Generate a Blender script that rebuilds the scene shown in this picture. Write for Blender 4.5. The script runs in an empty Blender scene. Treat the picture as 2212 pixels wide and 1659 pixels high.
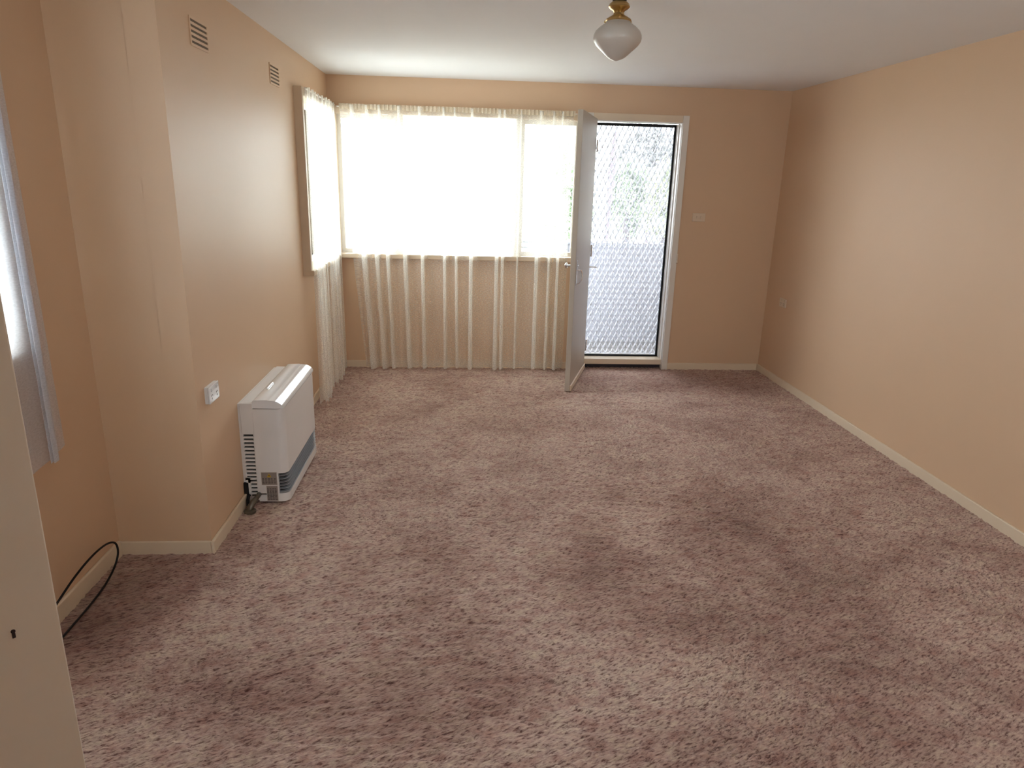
import bpy, bmesh, math, random
import numpy as np
from mathutils import Matrix, Vector

random.seed(7)
SC = bpy.context.scene
COL = SC.collection

# ------------------------------------------------------------------ camera, world, light, exposure
cam_data = bpy.data.cameras.new('camera')
cam_data.sensor_width = 36.0
cam_data.lens = 24.557
cam_data.clip_start = 0.02
cam_data.clip_end = 400
cam = bpy.data.objects.new('camera', cam_data)
COL.objects.link(cam)
R_ = Vector((0.99766245, -0.06321422, 0.02595374))
U_ = Vector((-0.00708552, 0.28206134, 0.95937021))
F_ = Vector((0.06796639, 0.95731153, -0.28095410))
cam.matrix_world = Matrix(((R_.x, U_.x, -F_.x, 0.0),
                           (R_.y, U_.y, -F_.y, 0.0),
                           (R_.z, U_.z, -F_.z, 1.6345),
                           (0, 0, 0, 1)))
SC.camera = cam

world = bpy.data.worlds.new('sky')
SC.world = world
world.use_nodes = True
wn = world.node_tree
wn.nodes['Background'].inputs[0].default_value = (0.90, 0.955, 1.0, 1)
wn.nodes['Background'].inputs[1].default_value = 9.0

SC.view_settings.view_transform = 'Standard'
SC.view_settings.look = 'None'
SC.view_settings.exposure = 1.22
SC.view_settings.gamma = 1.0
SC.view_settings.use_curve_mapping = False
SC.cycles.diffuse_bounces = 8
SC.cycles.glossy_bounces = 4
SC.cycles.transparent_max_bounces = 24
SC.cycles.max_bounces = 16

def portal(name, loc, rot, sx, sy):
    ld = bpy.data.lights.new(name, 'AREA')
    ld.shape = 'RECTANGLE'
    ld.size, ld.size_y = sx, sy
    ld.cycles.is_portal = True
    o = bpy.data.objects.new(name, ld)
    o.location = loc
    o.rotation_euler = rot
    COL.objects.link(o)

HP = math.pi / 2
XL, XR, YB, H = -1.119, 2.710, 6.104, 2.40
XREC, YRET = -1.516, 2.868
YN = -0.80
portal('sky_portal', (-0.03, 6.23, 1.54), (-HP, 0, 0), 2.0, 1.12)
portal('sky_portal', (1.43, 6.32, 1.1), (-HP, 0, 0), 0.78, 2.05)
portal('sky_portal', (-1.25, 5.55, 1.54), (0, -HP, 0), 1.12, 0.9)
portal('sky_portal', (-1.65, 1.67, 1.57), (0, -HP, 0), 1.08, 1.42)
portal('sky_portal', (1.80, -0.93, 1.54), (HP, 0, 0), 0.92, 0.9)

# ------------------------------------------------------------------ materials
def mat(name, color, rough=0.5, spec=0.5, metal=0.0, noise=0.0, nscale=8.0, bump=0.0, bscale=60.0, coat=0.0):
    m = bpy.data.materials.new(name)
    m.use_nodes = True
    nt = m.node_tree
    b = nt.nodes['Principled BSDF']
    b.inputs['Base Color'].default_value = (*color, 1)
    b.inputs['Roughness'].default_value = rough
    b.inputs['Specular IOR Level'].default_value = spec
    b.inputs['Metallic'].default_value = metal
    b.inputs['Coat Weight'].default_value = coat
    if noise or bump:
        tc = nt.nodes.new('ShaderNodeTexCoord')
    if noise:
        n = nt.nodes.new('ShaderNodeTexNoise')
        n.inputs['Scale'].default_value = nscale
        n.inputs['Detail'].default_value = 4
        nt.links.new(tc.outputs['Object'], n.inputs['Vector'])
        mx = nt.nodes.new('ShaderNodeMix')
        mx.data_type = 'RGBA'
        mx.inputs['A'].default_value = (*[c * (1 - noise) for c in color], 1)
        mx.inputs['B'].default_value = (*[min(1, c * (1 + noise)) for c in color], 1)
        nt.links.new(n.outputs['Fac'], mx.inputs['Factor'])
        nt.links.new(mx.outputs['Result'], b.inputs['Base Color'])
    if bump:
        n2 = nt.nodes.new('ShaderNodeTexNoise')
        n2.inputs['Scale'].default_value = bscale
        n2.inputs['Detail'].default_value = 3
        nt.links.new(tc.outputs['Object'], n2.inputs['Vector'])
        bp = nt.nodes.new('ShaderNodeBump')
        bp.inputs['Strength'].default_value = bump
        bp.inputs['Distance'].default_value = 0.004
        nt.links.new(n2.outputs['Fac'], bp.inputs['Height'])
        nt.links.new(bp.outputs['Normal'], b.inputs['Normal'])
    return m

WALL = mat('peach_wall_paint', (0.66, 0.463, 0.305), 0.50, 0.50, noise=0.02, nscale=3, bump=0.10, bscale=22)
CEIL = mat('white_ceiling_paint', (0.80, 0.80, 0.80), 0.85, 0.3, noise=0.015, nscale=5, bump=0.05, bscale=120)
TRIM = mat('cream_enamel_trim', (0.74, 0.62, 0.47), 0.32, 0.5, noise=0.02, nscale=10)
FRAME = mat('white_enamel_frame', (0.76, 0.73, 0.68), 0.30, 0.5, noise=0.02, nscale=10)
WINFR = mat('cream_window_frame', (0.60, 0.48, 0.35), 0.35, 0.5, noise=0.03, nscale=12)
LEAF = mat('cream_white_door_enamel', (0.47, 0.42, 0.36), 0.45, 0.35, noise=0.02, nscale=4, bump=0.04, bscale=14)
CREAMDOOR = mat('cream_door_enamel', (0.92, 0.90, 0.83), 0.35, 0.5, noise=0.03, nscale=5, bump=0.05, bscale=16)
HEATW = mat('heater_white_enamel', (0.74, 0.73, 0.73), 0.22, 0.5, noise=0.015, nscale=9)
HEATLID = mat('heater_lid_white', (0.77, 0.78, 0.80), 0.12, 0.5, noise=0.01, nscale=9, coat=0.3)
BLACK = mat('black_plastic', (0.012, 0.012, 0.014), 0.5, 0.4, noise=0.2, nscale=40)
RUBBER = mat('black_rubber', (0.010, 0.010, 0.012), 0.6, 0.3, noise=0.2, nscale=30)
BLADE = mat('grey_louvre_metal', (0.42, 0.44, 0.48), 0.28, 0.6, metal=0.4, noise=0.04, nscale=30)
PLASTIC = mat('white_switch_plastic', (0.75, 0.76, 0.78), 0.22, 0.5, noise=0.01, nscale=30)
CREAMP = mat('cream_switch_plastic', (0.68, 0.56, 0.43), 0.3, 0.4, noise=0.01, nscale=30)
CHROME = mat('chrome', (0.75, 0.76, 0.78), 0.14, 0.5, metal=1.0, noise=0.03, nscale=30)
BRASS = mat('dull_brass', (0.50, 0.35, 0.15), 0.30, 0.5, metal=1.0, noise=0.06, nscale=25)
PIPE = mat('dull_gas_pipe', (0.16, 0.14, 0.11), 0.32, 0.5, metal=0.7, noise=0.15, nscale=40)
LABEL = mat('printed_label_grey', (0.27, 0.23, 0.21), 0.45, 0.4, noise=0.12, nscale=60)
LABELW = mat('printed_label_border', (0.60, 0.57, 0.54), 0.4, 0.4, noise=0.03, nscale=60)
PRINT = mat('label_print_dark', (0.06, 0.05, 0.05), 0.5, 0.3, noise=0.2, nscale=90)
YELLOW = mat('label_warning_yellow', (0.55, 0.36, 0.03), 0.5, 0.3, noise=0.1, nscale=90)

CONCRETE = mat('pale_porch_concrete', (0.22, 0.21, 0.20), 0.8, 0.3, noise=0.12, nscale=5, bump=0.2, bscale=60)
BALU = mat('pale_balustrade_paint', (0.46, 0.49, 0.58), 0.5, 0.4, noise=0.03, nscale=4)
RAILM = mat('grey_blue_rail', (0.30, 0.33, 0.38), 0.4, 0.5, noise=0.05, nscale=20)
BRICK = mat('dark_brown_brick', (0.13, 0.085, 0.065), 0.85, 0.2, noise=0.25, nscale=9, bump=0.4, bscale=30)
SOFFIT = mat('weathered_soffit', (0.24, 0.22, 0.20), 0.8, 0.2, noise=0.1, nscale=4)
GROUND = mat('dry_pale_ground', (0.55, 0.53, 0.46), 0.9, 0.2, noise=0.15, nscale=0.6)
BARK = mat('pale_gum_bark', (0.55, 0.50, 0.49), 0.8, 0.2, noise=0.35, nscale=2.5, bump=0.6, bscale=9)
BARKD = mat('dark_peeling_bark', (0.060, 0.048, 0.056), 0.85, 0.2, noise=0.4, nscale=6, bump=0.6, bscale=12)

def leaf_mat(name, c):
    m = bpy.data.materials.new(name)
    m.use_nodes = True
    nt = m.node_tree
    nt.nodes.clear()
    out = nt.nodes.new('ShaderNodeOutputMaterial')
    d = nt.nodes.new('ShaderNodeBsdfDiffuse')
    t = nt.nodes.new('ShaderNodeBsdfTranslucent')
    mx = nt.nodes.new('ShaderNodeMixShader')
    mx.inputs[0].default_value = 0.3
    tc = nt.nodes.new('ShaderNodeTexCoord')
    n = nt.nodes.new('ShaderNodeTexNoise')
    n.inputs['Scale'].default_value = 2.6
    n.inputs['Detail'].default_value = 4
    cr = nt.nodes.new('ShaderNodeValToRGB')
    cr.color_ramp.elements[0].position = 0.36
    cr.color_ramp.elements[1].position = 0.60
    cr.color_ramp.elements[0].color = (*[x * 0.22 for x in c], 1)
    cr.color_ramp.elements[1].color = (*[min(1, x * 1.35) for x in c], 1)
    nt.links.new(tc.outputs['Object'], n.inputs['Vector'])
    nt.links.new(n.outputs['Fac'], cr.inputs[0])
    nt.links.new(cr.outputs[0], d.inputs[0])
    nt.links.new(cr.outputs[0], t.inputs[0])
    nt.links.new(d.outputs[0], mx.inputs[1])
    nt.links.new(t.outputs[0], mx.inputs[2])
    nt.links.new(mx.outputs[0], out.inputs[0])
    return m

def translucent_grille_mat():
    """White expanded mesh: translucency added so the aluminium strands look bright from inside."""
    m = bpy.data.materials.new('white_translucent_grille')
    m.use_nodes = True
    nt = m.node_tree
    nt.nodes.clear()
    out = nt.nodes.new('ShaderNodeOutputMaterial')
    d = nt.nodes.new('ShaderNodeBsdfDiffuse')
    t = nt.nodes.new('ShaderNodeBsdfTranslucent')
    tc = nt.nodes.new('ShaderNodeTexCoord')
    n = nt.nodes.new('ShaderNodeTexNoise')
    n.inputs['Scale'].default_value = 30
    cr = nt.nodes.new('ShaderNodeValToRGB')
    cr.color_ramp.elements[0].color = (0.86, 0.88, 0.92, 1)
    cr.color_ramp.elements[1].color = (0.92, 0.93, 0.95, 1)
    nt.links.new(tc.outputs['Object'], n.inputs['Vector'])
    nt.links.new(n.outputs['Fac'], cr.inputs[0])
    nt.links.new(cr.outputs[0], d.inputs[0])
    nt.links.new(cr.outputs[0], t.inputs[0])
    mx = nt.nodes.new('ShaderNodeMixShader')
    mx.inputs[0].default_value = 0.55  # translucency added to brighten the strands with daylight from behind
    nt.links.new(d.outputs[0], mx.inputs[1])
    nt.links.new(t.outputs[0], mx.inputs[2])
    nt.links.new(mx.outputs[0], out.inputs[0])
    return m
GRILLE = translucent_grille_mat()
def haze_sheet_mat():
    m = bpy.data.materials.new('grey_haze_sheet')
    m.use_nodes = True
    nt = m.node_tree
    nt.nodes.clear()
    out = nt.nodes.new('ShaderNodeOutputMaterial')
    d = nt.nodes.new('ShaderNodeBsdfDiffuse')
    d.inputs[0].default_value = (0.30, 0.31, 0.33, 1)
    t = nt.nodes.new('ShaderNodeBsdfTranslucent')
    t.inputs[0].default_value = (0.30, 0.31, 0.33, 1)
    tp = nt.nodes.new('ShaderNodeBsdfTransparent')
    tc = nt.nodes.new('ShaderNodeTexCoord')
    n = nt.nodes.new('ShaderNodeTexNoise')
    n.inputs['Scale'].default_value = 5
    mr = nt.nodes.new('ShaderNodeMapRange')
    mr.inputs['To Min'].default_value = 0.20
    mr.inputs['To Max'].default_value = 0.26
    nt.links.new(tc.outputs['Object'], n.inputs['Vector'])
    nt.links.new(n.outputs['Fac'], mr.inputs['Value'])
    m1 = nt.nodes.new('ShaderNodeMixShader')
    m1.inputs[0].default_value = 0.5
    nt.links.new(d.outputs[0], m1.inputs[1])
    nt.links.new(t.outputs[0], m1.inputs[2])
    m2 = nt.nodes.new('ShaderNodeMixShader')
    nt.links.new(mr.outputs[0], m2.inputs[0])
    nt.links.new(tp.outputs[0], m2.inputs[1])
    nt.links.new(m1.outputs[0], m2.inputs[2])
    nt.links.new(m2.outputs[0], out.inputs[0])
    return m
HAZESHEET = haze_sheet_mat()  # added sheet that dims and hazes the doorway
LEAFG = leaf_mat('leaf_green', (0.26, 0.33, 0.22))
LEAFD = leaf_mat('leaf_dark_green', (0.10, 0.14, 0.07))
LEAFY = leaf_mat('leaf_yellow_green', (0.36, 0.40, 0.25))
LEAFB = leaf_mat('leaf_grey_green', (0.26, 0.27, 0.27))

def glass_mat():
    m = bpy.data.materials.new('window_glass')
    m.use_nodes = True
    nt = m.node_tree
    nt.nodes.clear()
    out = nt.nodes.new('ShaderNodeOutputMaterial')
    tr = nt.nodes.new('ShaderNodeBsdfTransparent')
    tr.inputs[0].default_value = (0.95, 0.97, 0.96, 1)
    gl = nt.nodes.new('ShaderNodeBsdfGlossy')
    gl.inputs['Roughness'].default_value = 0.02
    fr = nt.nodes.new('ShaderNodeFresnel')
    fr.inputs['IOR'].default_value = 1.45
    mx = nt.nodes.new('ShaderNodeMixShader')
    nt.links.new(fr.outputs[0], mx.inputs[0])
    nt.links.new(tr.outputs[0], mx.inputs[1])
    nt.links.new(gl.outputs[0], mx.inputs[2])
    nt.links.new(mx.outputs[0], out.inputs[0])
    return m
GLASS = glass_mat()

def sheer_mat(name, color, lo, hi, band=None):
    """Sheer lace: part open weave, part light-passing thread."""
    m = bpy.data.materials.new(name)
    m.use_nodes = True
    nt = m.node_tree
    nt.nodes.clear()
    out = nt.nodes.new('ShaderNodeOutputMaterial')
    tp = nt.nodes.new('ShaderNodeBsdfTransparent')
    tl = nt.nodes.new('ShaderNodeBsdfTranslucent')
    df = nt.nodes.new('ShaderNodeBsdfDiffuse')
    tl.inputs[0].default_value = (*color, 1)
    df.inputs[0].default_value = (*color, 1)
    m1 = nt.nodes.new('ShaderNodeMixShader')
    m1.inputs[0].default_value = 0.52
    nt.links.new(tl.outputs[0], m1.inputs[1])
    nt.links.new(df.outputs[0], m1.inputs[2])
    uv = nt.nodes.new('ShaderNodeUVMap')
    mp = nt.nodes.new('ShaderNodeMapping')
    mp.inputs['Scale'].default_value = (70, 210, 1)
    n = nt.nodes.new('ShaderNodeTexNoise')
    n.inputs['Scale'].default_value = 1.0
    n.inputs['Detail'].default_value = 3
    nt.links.new(uv.outputs[0], mp.inputs['Vector'])
    nt.links.new(mp.outputs[0], n.inputs['Vector'])
    mr = nt.nodes.new('ShaderNodeMapRange')
    mr.inputs['From Min'].default_value = 0.34
    mr.inputs['From Max'].default_value = 0.66
    mr.inputs['To Min'].default_value = lo
    mr.inputs['To Max'].default_value = hi
    nt.links.new(n.outputs['Fac'], mr.inputs['Value'])
    m2 = nt.nodes.new('ShaderNodeMixShader')
    nt.links.new(mr.outputs[0], m2.inputs[0])
    nt.links.new(tp.outputs[0], m2.inputs[1])
    nt.links.new(m1.outputs[0], m2.inputs[2])
    nt.links.new(m2.outputs[0], out.inputs[0])
    return m
SHEER = sheer_mat('cream_sheer_lace', (0.95, 0.94, 0.90), 0.24, 0.44)
SHEERL = sheer_mat('cream_sheer_lace_dense', (0.95, 0.94, 0.91), 0.30, 0.52)
SHEERW = sheer_mat('white_sheer', (0.80, 0.82, 0.87), 0.68, 0.80)
HEADING = sheer_mat('cream_gathered_heading', (0.80, 0.72, 0.58), 0.75, 0.95)

def opal_mat():
    m = mat('opal_glass', (0.54, 0.50, 0.45), 0.28, 0.5, noise=0.03, nscale=14)
    return m
OPAL = opal_mat()

def carpet_mat():
    m = bpy.data.materials.new('dusty_pink_carpet')
    m.use_nodes = True
    nt = m.node_tree
    b = nt.nodes['Principled BSDF']
    b.inputs['Roughness'].default_value = 0.95
    b.inputs['Specular IOR Level'].default_value = 0.1
    b.inputs['Sheen Weight'].default_value = 0.25
    b.inputs['Sheen Roughness'].default_value = 0.5
    b.inputs['Sheen Tint'].default_value = (0.75, 0.62, 0.58, 1)
    tc = nt.nodes.new('ShaderNodeTexCoord')

    def noise(scale, detail, sx=1, sy=1, rot=0.0, rough=0.55):
        rt = nt.nodes.new('ShaderNodeMapping')
        rt.inputs['Rotation'].default_value = (0, 0, -rot)
        nt.links.new(tc.outputs['Object'], rt.inputs['Vector'])
        mp = nt.nodes.new('ShaderNodeMapping')
        mp.inputs['Scale'].default_value = (sx, sy, 1)
        n = nt.nodes.new('ShaderNodeTexNoise')
        n.inputs['Scale'].default_value = scale
        n.inputs['Detail'].default_value = detail
        n.inputs['Roughness'].default_value = rough
        nt.links.new(rt.outputs[0], mp.inputs['Vector'])
        nt.links.new(mp.outputs[0], n.inputs['Vector'])
        return n.outputs['Fac']

    def ramp(fac, stops):
        r = nt.nodes.new('ShaderNodeValToRGB')
        while len(r.color_ramp.elements) < len(stops):
            r.color_ramp.elements.new(0.5)
        for e, (p, c) in zip(r.color_ramp.elements, stops):
            e.position = p
            e.color = (*c, 1)
        nt.links.new(fac, r.inputs[0])
        return r.outputs[0]

    def mix(fac, a, bb, mode='MIX'):
        x = nt.nodes.new('ShaderNodeMix')
        x.data_type = 'RGBA'
        x.blend_type = mode
        if isinstance(fac, float):
            x.inputs['Factor'].default_value = fac
        else:
            nt.links.new(fac, x.inputs['Factor'])
        nt.links.new(a, x.inputs['A'])
        nt.links.new(bb, x.inputs['B'])
        return x.outputs['Result']

    # yarn colours: beige, dusty pink, plum brown in clumps; fine dashes paint gap shade
    big = ramp(noise(2.3, 6, 1.0, 1.2, 0.3, 0.62),
               [(0.26, (0.340, 0.225, 0.188)), (0.43, (0.450, 0.325, 0.280)), (0.56, (0.535, 0.410, 0.355)), (0.72, (0.545, 0.435, 0.360))])
    mid = ramp(noise(13, 4, 1, 1.5, 0.2, 0.6),
               [(0.32, (0.80, 0.66, 0.65)), (0.5, (0.96, 0.93, 0.93)), (0.68, (1.03, 1.08, 1.02))])
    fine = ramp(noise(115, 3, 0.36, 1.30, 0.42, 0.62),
                [(0.34, (0.36, 0.27, 0.27)), (0.48, (0.98, 0.95, 0.95)), (0.68, (1.32, 1.36, 1.28))])  # dark end paints the shade between tufts into the colour
    # broken-up darker patches across the pile
    brk = noise(6.5, 5, 1, 1.2, 0.3, 0.65)
    total = None
    for (px, py, rx, ry, st) in ((1.42, 3.10, .50, .70, .9), (1.50, 2.55, .60, .45, .9), (0.60, 2.65, .40, .42, .9), (0.62, 2.95, .22, .45, .7),
                                 (1.02, 2.32, .40, .34, .8), (1.38, 2.02, .55, .36, .8), (-0.10, 1.98, .55, .34, .7), (-1.40, 2.50, .42, .62, 1.2),
                                 (2.00, 5.65, .85, .50, .8), (1.25, 1.68, .70, .36, .7), (-0.75, 2.0, .5, .3, .5), (1.9, 4.3, .5, .8, .4)):
        mp = nt.nodes.new('ShaderNodeMapping')
        mp.inputs['Location'].default_value = (-px / rx, -py / ry, 0)
        mp.inputs['Scale'].default_value = (1 / rx, 1 / ry, 0)
        nt.links.new(tc.outputs['Object'], mp.inputs['Vector'])
        gr = nt.nodes.new('ShaderNodeTexGradient')
        gr.gradient_type = 'SPHERICAL'
        nt.links.new(mp.outputs[0], gr.inputs['Vector'])
        ml = nt.nodes.new('ShaderNodeMath')
        ml.operation = 'MULTIPLY'
        nt.links.new(gr.outputs['Fac'], ml.inputs[0])
        ml.inputs[1].default_value = st
        if total is None:
            total = ml.outputs[0]
        else:
            mxn = nt.nodes.new('ShaderNodeMath')
            mxn.operation = 'MAXIMUM'
            nt.links.new(total, mxn.inputs[0])
            nt.links.new(ml.outputs[0], mxn.inputs[1])
            total = mxn.outputs[0]
    mb = nt.nodes.new('ShaderNodeMath')
    mb.operation = 'MULTIPLY'
    nt.links.new(total, mb.inputs[0])
    nt.links.new(brk, mb.inputs[1])
    dark_patches = ramp(mb.outputs[0], [(0.02, (1.0, 1.0, 1.0)), (0.20, (0.80, 0.74, 0.73)), (0.50, (0.56, 0.49, 0.47))])
    big = mix(1.0, big, dark_patches, 'MULTIPLY')
    c = mix(1.0, big, mid, 'MULTIPLY')
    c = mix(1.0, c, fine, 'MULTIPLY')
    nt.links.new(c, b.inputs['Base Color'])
    bp = nt.nodes.new('ShaderNodeBump')
    bp.inputs['Strength'].default_value = 0.55
    bp.inputs['Distance'].default_value = 0.006
    nt.links.new(noise(210, 3, 0.45, 1.2, 0.42, 0.65), bp.inputs['Height'])
    nt.links.new(bp.outputs['Normal'], b.inputs['Normal'])
    return m
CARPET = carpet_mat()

# ------------------------------------------------------------------ mesh helpers
def BM():
    return bmesh.new()

def box(bm, x0, x1, y0, y1, z0, z1, bev=0.0, seg=2):
    res = bmesh.ops.create_cube(bm, size=1.0)
    vs = res['verts']
    for v in vs:
        v.co = Vector(((x0 + x1) / 2 + v.co.x * (x1 - x0), (y0 + y1) / 2 + v.co.y * (y1 - y0), (z0 + z1) / 2 + v.co.z * (z1 - z0)))
    if bev > 0:
        es = set()
        for v in vs:
            es.update(v.link_edges)
        bmesh.ops.bevel(bm, geom=list(es), offset=bev, segments=seg, profile=0.5, affect='EDGES')
    return bm

def obox(bm, c, ax, ay, az, bev=0.0):
    """Box from a centre and three half-axis vectors."""
    res = bmesh.ops.create_cube(bm, size=2.0)
    c, ax, ay, az = Vector(c), Vector(ax), Vector(ay), Vector(az)
    vs = res['verts']
    for v in vs:
        v.co = c + ax * v.co.x + ay * v.co.y + az * v.co.z
    if bev > 0:
        es = set()
        for v in vs:
            es.update(v.link_edges)
        bmesh.ops.bevel(bm, geom=list(es), offset=bev, segments=2, profile=0.5, affect='EDGES')
    return bm

def tube(bm, pts, r, seg=10, caps=True):
    pts = [Vector(p) for p in pts]
    rad = r if isinstance(r, (list, tuple)) else [r] * len(pts)
    rings = []
    prev_n = None
    for i, p in enumerate(pts):
        t = (pts[min(i + 1, len(pts) - 1)] - pts[max(i - 1, 0)]).normalized()
        if prev_n is None:
            a = Vector((0, 0, 1)) if abs(t.z) < 0.9 else Vector((1, 0, 0))
            n = t.cross(a).normalized()
        else:
            n = (prev_n - t * prev_n.dot(t)).normalized()
        prev_n = n
        b = t.cross(n)
        rings.append([bm.verts.new(p + (n * math.cos(2 * math.pi * k / seg) + b * math.sin(2 * math.pi * k / seg)) * rad[i]) for k in range(seg)])
    for i in range(len(rings) - 1):
        for k in range(seg):
            bm.faces.new((rings[i][k], rings[i][(k + 1) % seg], rings[i + 1][(k + 1) % seg], rings[i + 1][k]))
    if caps:
        bm.faces.new(rings[0][::-1])
        bm.faces.new(rings[-1])
    return bm

def lathe(bm, prof, cx, cy, seg=40):
    rings = []
    for r, z in prof:
        if r < 1e-5:
            rings.append([bm.verts.new((cx, cy, z))])
        else:
            rings.append([bm.verts.new((cx + r * math.cos(2 * math.pi * k / seg), cy + r * math.sin(2 * math.pi * k / seg), z)) for k in range(seg)])
    for a, b in zip(rings[:-1], rings[1:]):
        for k in range(seg):
            k2 = (k + 1) % seg
            if len(a) == 1 and len(b) == 1:
                continue
            if len(a) == 1:
                bm.faces.new((a[0], b[k], b[k2]))
            elif len(b) == 1:
                bm.faces.new((a[k], b[0], a[k2]))
            else:
                bm.faces.new((a[k], b[k], b[k2], a[k2]))
    return bm

def prism_z(bm, poly, z0, z1):
    lo = [bm.verts.new((x, y, z0)) for x, y in poly]
    hi = [bm.verts.new((x, y, z1)) for x, y in poly]
    n = len(poly)
    for i in range(n):
        j = (i + 1) % n
        bm.faces.new((lo[i], lo[j], hi[j], hi[i]))
    bm.faces.new(lo[::-1])
    bm.faces.new(hi)
    return bm

def prism_y(bm, poly, y0, y1):
    lo = [bm.verts.new((x, y0, z)) for x, z in poly]
    hi = [bm.verts.new((x, y1, z)) for x, z in poly]
    n = len(poly)
    for i in range(n):
        j = (i + 1) % n
        bm.faces.new((lo[i], lo[j], hi[j], hi[i]))
    bm.faces.new(lo[::-1])
    bm.faces.new(hi)
    return bm

def obj(name, bm, m, parent=None, smooth=False, world=True):
    bmesh.ops.recalc_face_normals(bm, faces=bm.faces[:])
    me = bpy.data.meshes.new(name)
    bm.to_mesh(me)
    bm.free()
    me.materials.append(m)
    if smooth:
        for p in me.polygons:
            p.use_smooth = True
        try:
            me.set_sharp_from_angle(angle=math.radians(38))
        except Exception:
            pass
    o = bpy.data.objects.new(name, me)
    COL.objects.link(o)
    if parent is not None:
        o.parent = parent
        if world and parent.parent is None and parent.type == 'EMPTY':
            o.matrix_parent_inverse = parent.matrix_basis.inverted()
    return o

def thing(name, label, cat, loc=(0, 0, 0), rotz=0.0, group=None):
    o = bpy.data.objects.new(name, None)
    o.location = loc
    o.rotation_euler = (0, 0, rotz)
    o.empty_display_size = 0.1
    COL.objects.link(o)
    o['label'] = label
    o['category'] = cat
    if group:
        o['group'] = group
    bpy.context.view_layer.update()
    return o

def setting(name, loc=(0, 0, 0), rotz=0.0, label=None):
    o = bpy.data.objects.new(name, None)
    o.location = loc
    o.rotation_euler = (0, 0, rotz)
    o.empty_display_size = 0.1
    COL.objects.link(o)
    o['kind'] = 'structure'
    if label:
        o['label'] = label
    bpy.context.view_layer.update()
    return o

def struct(name, bm, m, label=None):
    o = obj(name, bm, m)
    o['kind'] = 'structure'
    if label:
        o['label'] = label
    return o

def dup(root, dloc, label=None):
    r = root.copy()
    COL.objects.link(r)
    r.location = Vector(root.location) + Vector(dloc)
    if label:
        r['label'] = label
    for ch in list(root.children):
        c = ch.copy()
        COL.objects.link(c)
        c.parent = r
        for g in ch.children:
            d = g.copy()
            COL.objects.link(d)
            d.parent = c
    return r

# ------------------------------------------------------------------ numpy noise
RNG = np.random.RandomState(11)
def vnoise(x, y, n=256):
    g = RNG.rand(n, n)
    xi = np.floor(x).astype(int); yi = np.floor(y).astype(int)
    fx = x - xi; fy = y - yi
    fx = fx * fx * (3 - 2 * fx); fy = fy * fy * (3 - 2 * fy)
    a = g[xi % n, yi % n]; b = g[(xi + 1) % n, yi % n]
    c = g[xi % n, (yi + 1) % n]; d = g[(xi + 1) % n, (yi + 1) % n]
    return (a * (1 - fx) + b * fx) * (1 - fy) + (c * (1 - fx) + d * fx) * fy

# ------------------------------------------------------------------ room shell
WT = 0.12
# window and door openings
W1 = (-1.06, 0.955, 0.995, 2.115)     # back window x0,x1,z0,z1
D1 = (1.05, 1.80, 0.0, 2.125)         # back doorway
W2 = (4.985, 6.03, 0.985, 2.13)       # left corner window y0,y1,z0,z1
W3 = (0.96, 2.36, 1.04, 2.12)         # left recess window
W4 = (1.35, 2.25, 1.10, 1.98)         # unseen window added behind the camera for fill light

bm = BM()
y0, y1 = YB, YB + WT
box(bm, XL - WT, W1[0], y0, y1, -0.05, H)
box(bm, W1[0], W1[1], y0, y1, -0.05, W1[2])
box(bm, W1[0], W1[1], y0, y1, W1[3], H)
box(bm, W1[1], D1[0], y0, y1, -0.05, H)
box(bm, D1[0], D1[1], y0, y1, D1[3], H)
box(bm, D1[1], XR + WT, y0, y1, -0.05, H)
struct('wall_back', bm, WALL, 'peach back wall with the window and front doorway')

bm = BM()
box(bm, XR, XR + WT, YN - WT, YB + WT, -0.05, H)
struct('wall_right', bm, WALL, 'long plain peach wall on the side opposite the heater')

bm = BM()
box(bm, XL - WT, XL, YRET, W2[0], -0.05, H)
box(bm, XL - WT, XL, W2[0], W2[1], -0.05, W2[2])
box(bm, XL - WT, XL, W2[0], W2[1], W2[3], H)
box(bm, XL - WT, XL, W2[1], YB, -0.05, H)
box(bm, XREC, XL - WT + 0.001, YRET, YRET + WT, -0.05, H)     # the return facing the camera
struct('wall_left', bm, WALL, 'peach wall behind the heater, stepping out from the recess')

bm = BM()
x0, x1 = XREC - WT, XREC
box(bm, x0, x1, YN, W3[0], -0.05, H)
box(bm, x0, x1, W3[0], W3[1], -0.05, W3[2])
box(bm, x0, x1, W3[0], W3[1], W3[3], H)
box(bm, x0, x1, W3[1], YRET + WT, -0.05, H)
struct('wall_recess', bm, WALL, 'recessed peach wall with the near curtained window')

bm = BM()
box(bm, XREC - WT, W4[0], YN - WT, YN, -0.05, H)
box(bm, W4[0], W4[1], YN - WT, YN, -0.05, W4[2])
box(bm, W4[0], W4[1], YN - WT, YN, W4[3], H)
box(bm, W4[1], XR + WT, YN - WT, YN, -0.05, H)
struct('wall_near', bm, WALL)

bm = BM()
box(bm, XREC - WT, XR + WT, YN - WT, YB + WT, H, H + 0.1)
struct('ceiling', bm, CEIL, 'plain white flat ceiling')

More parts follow.
